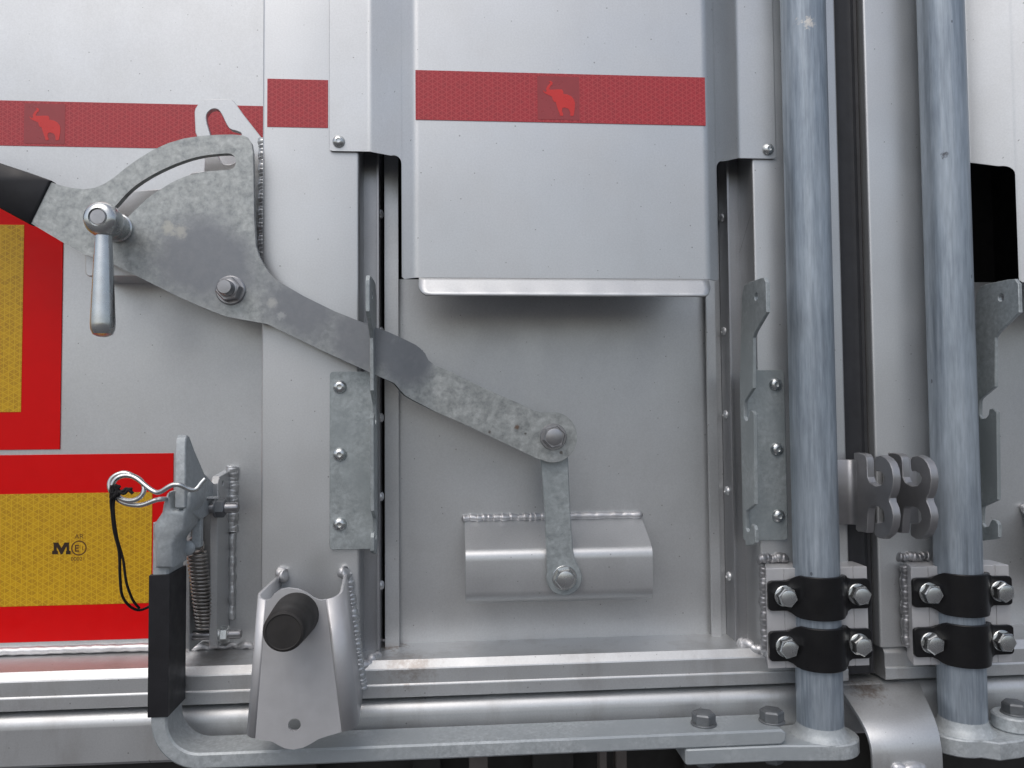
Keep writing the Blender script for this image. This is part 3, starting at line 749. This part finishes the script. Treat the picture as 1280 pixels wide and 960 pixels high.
def strap(xc, zc, label):
    t = thing('bar_clamp', label, 'clamp', (xc, YC, zc), 'black clamps round the locking tubes')
    path = []
    for dx, hw in ((-59.8, 12.6), (-59.0, 14.8), (-57.3, 16.4), (-54.5, 17.0), (-45, 17.0), (-38, 17.2)): path.append((dx, YC-3.0, hw))
    path += [(-32.5, YC-4.6, 19.5), (-28.9, YC-9, 22.5)]
    for a in range(155, 24, -10):
        path.append(((TR+2.4)*math.cos(math.radians(a)), TY-(TR+2.4)*math.sin(math.radians(a)), 24.0))
    path += [(28.9, YC-9, 22.5), (32.5, YC-4.6, 19.5)]
    for dx, hw in ((38, 17.2), (45, 17.0), (56.5, 17.0), (59.3, 16.4), (61, 14.8), (61.8, 12.6)): path.append((dx, YC-3.0, hw))
    vs_, fs = [], []
    n = len(path)
    for i in range(n):
        a = Vector(path[max(i-1, 0)][:2]); b = Vector(path[min(i+1, n-1)][:2]); d = (b-a).normalized(); nn = Vector((d.y, -d.x))
        x, y, hw = path[i]
        for s, q in ((1, -1), (1, 1), (-1, 1), (-1, -1)):
            vs_.append((xc+x+nn.x*2.2*s, y+nn.y*2.2*s, zc+hw*q))
    for i in range(n-1):
        for k in range(4): fs.append((i*4+k, i*4+(k+1) % 4, i*4+4+(k+1) % 4, i*4+4+k))
    fs += [(0, 1, 2, 3), (n*4-4, n*4-3, n*4-2, n*4-1)]
    mesh('strap', vs_, fs, 'black_strap', t, 40, bevel=1.4)
    for s in (-1, 1):
        hexbolt('bolt', (xc+2.3+s*43.4, YC-5.2, zc), (0, -1, 0), 20.0, 9.5, 'zinc', t, 12.0, random.random())
    return t
ZC1, ZC2 = -209.5, -266.5
xb1, xb2 = A(1022.5, 770, YC)[0], A(1202, 768, YC)[0]
clamp_block(door_l, xb1, A(959, 711, YC)[1], A(959, 836, YC)[1])
clamp_block(door_r, xb2, A(1137, 709, YC)[1], A(1141, 832, YC)[1])
strap(TX1, ZC1, 'upper black bolted clamp round the left locking tube')
strap(TX1, ZC2, 'lower black bolted clamp round the left locking tube')
strap(TX2+0.8, ZC1-1, 'upper black bolted clamp round the right locking tube')
strap(TX2+0.8, ZC2-1, 'lower black bolted clamp round the right locking tube')

# ------------------------------------------------------------------ cam plates between the tubes
def z1p(zx, zy): return (1040+zx/5.333, 540+zy/5.333)
CP = [(95, 165), (125, 137), (180, 138), (215, 150), (228, 170), (233, 200), (236, 300), (250, 335), (290, 360), (325, 355), (345, 330), (350, 305), (335, 275), (310, 260), (292, 262), (285, 250), (280, 190), (290, 165), (325, 155), (360, 175), (385, 205), (402, 250), (410, 310), (405, 370), (395, 410), (380, 440),
      (382, 462), (400, 505), (410, 560), (402, 630), (380, 680), (340, 712), (310, 708), (285, 690), (280, 660), (284, 608), (335, 602), (348, 580), (345, 540), (325, 505), (290, 494), (255, 496), (243, 510), (238, 560), (235, 640), (230, 672), (170, 664), (120, 640), (85, 600), (80, 400)]
def camplate(label, X, par_sgn, shift=0.0):
    t = thing('cam_plate', label, 'lock plate', (X, 0, -142), 'slotted cam plates between the tubes')
    prof = [AX(*z1p(*p), 478) for p in CP]
    prof = [(min(y, -11)+shift, z) for y, z in prof]
    slab('cam', prof, [], X, X+9, YZ, 'cam', t, bevel=0.8)
    zz = [p[1] for p in prof]
    q = [((X if par_sgn < 0 else X+9)-par_sgn*0+par_sgn*(8-8*math.cos(math.radians(a))), -17+8*math.sin(math.radians(a))) for a in range(0, 91, 9)]
    far = X-32 if par_sgn < 0 else X+42
    fl = q + [(far, -9), (far, -0.3), ((X+3) if par_sgn < 0 else X+6, -0.3), ((X+8.5) if par_sgn < 0 else X+0.5, -6), ((X+8.5) if par_sgn < 0 else X+0.5, -17)]
    extrude_z('base_leg', fl, -134, -57, 'cam', t, 60)
    return t
camplate('front slotted cam plate welded beside the left locking tube', 478, -1)
camplate('rear slotted cam plate half hidden behind the other, near the right tube', 516, 1, -8)

# ------------------------------------------------------------------ handle latch on the left
la = thing('handle_latch', 'galvanised spring latch holding the upright handle, with spring and side plates', 'latch', (-320, 70, -265))
def U(zx, zy): return (100+zx/5.333, 530+zy/5.333)
# catch head round the top of the bar
YHd0, YHd1 = -68, -22
hd_px = [(500, 960), (498, 790), (487, 735), (483, 700), (495, 665), (545, 590), (552, 540), (575, 470), (595, 450), (607, 452), (603, 490), (606, 560), (618, 578), (680, 575), (690, 545), (694, 480), (708, 450), (738, 452), (742, 480), (738, 545), (720, 580), (700, 620), (690, 700), (640, 760), (615, 800), (612, 960)]
hdp = [A(*U(*p), YHd0) for p in hd_px]
slab('catch_head', hdp, [], YHd0, YHd1, XZ, 'galv_bar', la, bevel=2.2, smooth=50)
# tail of the catch that carries the spring
box('catch_tail', A(241, 660, -14)[0], A(252, 660, -14)[0], -18, -8, A(245, 684, -14)[1], A(245, 640, -20)[1], 'galv_bar', la, 1.0)
# tongue plate between the prongs
Xt = A(227, 600, -70)[0]
tp = [(-72, A(226, 634, -72)[1]), (-72, A(226, 553, -72)[1]), (-70, A(226, 547, -72)[1]), (-66, A(226, 544, -72)[1]), (-60, A(226, 546, -66)[1]), (-45, A(226, 562, -45)[1]), (-10, A(226, 592, -10)[1]), (28, A(226, 606, 28)[1]), (30, A(226, 640, 28)[1]), (-20, A(226, 650, -20)[1])]
slab('tongue', tp, [], Xt-6, Xt+4.5, YZ, 'galv_bar', la, bevel=1.0)
# side plates welded to the sheet
def side_plate(xr, ztop, zbot, yf):
    pl = [(69.9, zbot), (yf+3, zbot), (yf, zbot+4), (yf, ztop-8), (yf+8, ztop), (69.9, ztop+4)]
    return slab('side_plate', pl, [circle(yf+18, ztop-9, 3, 12)], xr-9, xr, YZ, 'paint', la, bevel=0.8)
xr = A(272, 700, 20)[0]
zt1, zb1 = A(270, 596, 20)[1], A(270, 811, 20)[1]
side_plate(xr, zt1, zb1, 20)
side_plate(A(237, 780, 20)[0], zt1-6, zb1-3, 20)
weld('weld_bead', (xr+3, 69, zt1+10), (xr+3, 69, -140), 7.0, la, 5, mat='paint', wob=0.3, amp=0.08)
weld('weld_bead', (xr+3, 69, -140), (xr+3, 69, zb1+20), 4.6, la, 6, mat='paint', wob=0.3, amp=0.07)
# cross bolts
zb_t = A(268, 635, 10)[1]; xl = A(249, 635, 10)[0]
hexbolt('cross_bolt', (xl-3, 10, zb_t), (1, 0, 0), 19, 9, 'dull_bolt', la, 11)
lathe('bolt_shank', (xl, 10, zb_t), (1, 0, 0), [(6, 0), (6, xr-xl+24), (5, xr-xl+26)], 'steel', la, 16)
hexbolt('cross_nut', (xr, 10, zb_t), (1, 0, 0), 19, 9, 'dull_bolt', la, 11)
zb_b = A(268, 797, 20)[1]
lathe('bolt_shank', (A(232, 797, 32)[0], 32, zb_b), (1, 0, 0), [(5.5, 0), (5.5, xr-A(232, 797, 32)[0]+22), (4.5, xr-A(232, 797, 32)[0]+24)], 'steel', la, 16)
hexbolt('cross_nut', (xr, 32, zb_b), (1, 0, 0), 17, 8, 'zinc', la, 10)
# tension spring
zs_t, zs_b = A(246, 690, 5)[1], A(246, 792, 5)[1]
x_t, x_b = A(245.5, 690, 5)[0], A(248, 790, 5)[0]
hel = []; turns = 21
for i in range(turns*14+1):
    k = i/(turns*14); a = 2*PI*i/14
    rr = 9.6
    hel.append(Vector((x_t+(x_b-x_t)*k+rr*math.cos(a), 5+24*k+rr*math.sin(a), zs_t+(zs_b-zs_t)*k)))
tube_path('spring', hel, [1.45]*len(hel), 'spring', la, 7)
hookp = [(x_t+9*math.cos(a)*0.95, 2, zs_t+8+9*math.sin(a)) for a in [math.radians(d) for d in range(-150, 160, 25)]]
wire('spring_hook', hookp, 1.5, 'spring', la)
lathe('spring_button', (x_t-1, -19, zs_t+9), (0, -1, 0), [(6, -6), (6.5, 0), (8.2, 1), (8.4, 4), (6.5, 6), (2, 6.6)], 'galv_bar', la, 20, 50)
lathe('spring_pin', (x_t-1, -16, zs_t+10), (0, 1, 0), [(4, 0), (4, 22)], 'steel', la, 12)

# ------------------------------------------------------------------ spring clip and its cord
cl_px = [(915, 497, 12), (840, 498, 0), (760, 500, -20), (640, 502, -42), (555, 500, -58), (510, 506, -60), (470, 520, -60), (430, 535, -60), (390, 542, -60), (330, 536, -60), (280, 520, -59), (240, 490, -58), (208, 450, -57), (196, 410, -56), (208, 368, -55), (245, 338, -54), (300, 326, -53), (350, 345, -54), (400, 372, -56),
         (425, 410, -60), (424, 450, -62), (400, 488, -63), (350, 510, -64), (290, 505, -64), (240, 470, -64), (215, 425, -63), (232, 375, -62), (275, 348, -61), (330, 345, -60), (380, 365, -62), (430, 405, -64), (470, 436, -66), (510, 456, -68), (545, 448, -70), (580, 425, -71), (620, 406, -71), (665, 407, -71), (710, 428, -68), (750, 440, -66), (780, 430, -64), (805, 398, -62), (835, 365, -60)]
cl_px = [(x, y, d-16 if i >= 4 else d) for i, (x, y, d) in enumerate(cl_px)]
pts3 = []
for x, y, d in cl_px:
    q = A(*U(x, y), d); pts3.append((q[0], d, q[1]))
sc_ = wire('spring_clip', pts3, 2.5, 'zinc', None, 10, 4)
tag(sc_, 'bent zinc wire spring clip pushed through the latch prongs', 'clip')

cdd = thing('cord', 'thin black knotted cord hanging in a loop from the wire clip', 'cord', (A(150, 690, -50)[0], -50, A(150, 690, -50)[1]))
def cpts(l): return [(A(x, y, d)[0], d, A(x, y, d)[1]) for x, y, d in l]
wire('strand', cpts([(144, 618, -82), (139, 624, -80), (140, 640, -74), (143, 665, -66), (149, 690, -58), (150, 720, -48), (153, 745, -36), (164, 759, -22), (178, 762, -10), (200, 750, 8)]), 1.5, 'cord', cdd)
wire('strand', cpts([(144, 619, -81), (142, 630, -78), (143, 650, -72), (147, 675, -62), (154, 700, -54), (158, 728, -46), (166, 750, -32), (174, 760, -20)]), 1.4, 'cord', cdd)
for q in range(5):
    l = []
    for k in range(9):
        l.append((138+random.random()*12, 606+random.random()*17, -90+random.random()*10))
    wire('knot', cpts(l), 1.5, 'cord', cdd, 7)
wire('loose_end', cpts([(146, 616, -88), (153, 614, -88), (158, 611, -86), (163, 614, -86), (166, 617, -85)]), 1.7, 'cord', cdd)
wire('loose_end', cpts([(147, 614, -88), (155, 617, -88), (160, 612, -86), (165, 611, -86)]), 1.6, 'cord', cdd)

# ------------------------------------------------------------------ buffer on a folded bracket
bf = thing('door_buffer', 'silver folded bracket with hole and black rubber buffer at the door bottom', 'buffer', (-155, 0, -335))
YBf = -100
fp = [(333, 750.5), (338, 748.5), (343, 742), (350, 737), (360, 735.2), (372, 736.5), (383, 741), (391, 747), (398, 750), (402, 750.5), (407, 749.5), (427, 915), (408, 920.5), (398, 924), (389, 929.5), (379, 934.5), (367, 937), (356, 935.5), (348, 931.5), (341, 927.5), (330, 925.5), (319, 923)]
front = [A(x, y, YBf) for x, y in fp]
hb_ = circle(*A(368, 906, YBf), 6.3, 20)
slab('front_plate', front, [hb_], YBf, YBf+3.5, XZ, 'block', bf, bevel=0)
def flange(top, bot, r, back_top, back_bot, s):
    """quarter-round fold starting at the edge of the front plate, then a straight leg back to the door"""
    vs_, fs = [], []; nseg = 8
    for k in range(nseg+1):
        a = k/nseg*PI/2
        for (x, z), dz in ((top, 5.0), (bot, 3.0)):
            vs_.append((x+s*r*math.sin(a), YBf+1.75+r-r*math.cos(a), z+dz*(k/nseg)**1.5))
    vs_ += [(back_top[0], 0.0, back_top[1]), (back_bot[0], 0.0, back_bot[1])]
    for k in range(nseg+1): fs.append((k*2, k*2+1, k*2+3, k*2+2))
    o = mesh('side_flange', vs_, fs, 'block', bf, 60)
    sm = o.modifiers.new('sheet', 'SOLIDIFY'); sm.thickness = 3.5*S; sm.offset = 0
    return o
flange(front[0], front[-1], 9, (front[0][0]-8, front[0][1]+6), (front[-1][0]-8, -318), -1)
flange(front[10], front[11], 14, (-123, front[10][1]+8), (-106, -318), 1)
weld('weld_bead', (-121.5, -0.5, -178), (-104.5, -0.5, -312), 6.2, bf, 5, mat='paint', wob=0.25, amp=0.16)
weld('weld_bead', (-129, -4, -176), (-119, -6, -176), 7, bf, 7, wob=0.8)
weld('weld_bead', (-200, -4, -178), (-188, -5, -178), 7, bf, 6, wob=0.8)
xc, zc = A(370, 769, YBf)
xf, zf = A(354, 790, -163)
lathe('rubber_buffer', (xc, YBf-0.5, zc), (xf-xc, -63, zf-zc), [(22.8, -6), (22.8, 0), (22.0, 20), (20.3, 48), (19.6, 58), (18.4, 61.6), (16.4, 62.6), (15.6, 61.8), (3, 61.6)], 'rubber', bf, 40, 30)

# ------------------------------------------------------------------ rear beam of the chassis, cover plate, underbody
bm_prof = [(70, -325.5), (16, -325.5)] + [(14-16*math.sin(math.radians(a)), -341.5+16*math.cos(math.radians(a))) for a in range(0, 91, 10)] + [(-2, -341.5), (-2, -380), (2, -384), (70, -384)]
rb = extrude_x('rear_beam', bm_prof, -820, 1100, 'paint_dirty', None, 40)
tag(rb, 'silver round edged chassis beam running under both doors', 'beam')
cvr = thing('cover_plate', 'silver bent cover plate between the feet of the two locking tubes', 'cover', (500, -40, -420))
def cover():
    pr = [(2, -327), (-12, -333.5), (-30, -341), (-46, -348), (-56, -354), (-63, -361), (-67.5, -369), (-69.5, -378), (-70, -390), (-70, -470)]
    vs_, fs = [], []
    acc = 0
    for i, (y, z) in enumerate(pr):
        k = min(1, max(0, (2-y)/70.0))
        xl_, xr_ = 459, 560-20*k
        vs_ += [(xl_, y, z), (xl_*0.5+xr_*0.5, y, z), (xr_, y, z)]
    for i in range(len(pr)-1):
        for j in range(2): fs.append((i*3+j, i*3+j+1, i*3+4+j, i*3+3+j))
    o = mesh('plate', vs_, fs, 'paint_dirty', cvr, 50)
    sm = o.modifiers.new('sheet', 'SOLIDIFY'); sm.thickness = 5*S; sm.offset = -1
    bv = o.modifiers.new('edge', 'BEVEL'); bv.width = 0.8*S; bv.segments = 2; bv.limit_method = 'ANGLE'; bv.angle_limit = math.radians(60)
    return o
cover()
ps = A(1115, 958, -72); pe = A(1158, 957, -72)
weld('weld_bead', (ps[0], -71, ps[1]-3), (pe[0], -71, pe[1]-3), 6, cvr, 14, wob=0.5)
ub = thing('underbody', 'dark blurred chassis parts showing below the handle bar at the bottom edge', 'chassis', (200, 200, -700))
box('crossmember', -820, 1100, 260, 300, -620, -384.5, 'under', ub, 2)
for x, wd, y, mt in ((20, 26, 190, 'under_pale'), (110, 60, 210, 'under'), (196, 10, 150, 'under_pale'), (222, 16, 170, 'under_pale'), (-60, 40, 220, 'under'), (-260, 70, 200, 'under'), (330, 60, 210, 'under'), (640, 80, 210, 'under')):
    box('hanger', x, x+wd, y, y+20, -620, -384.5, mt, ub, 2)
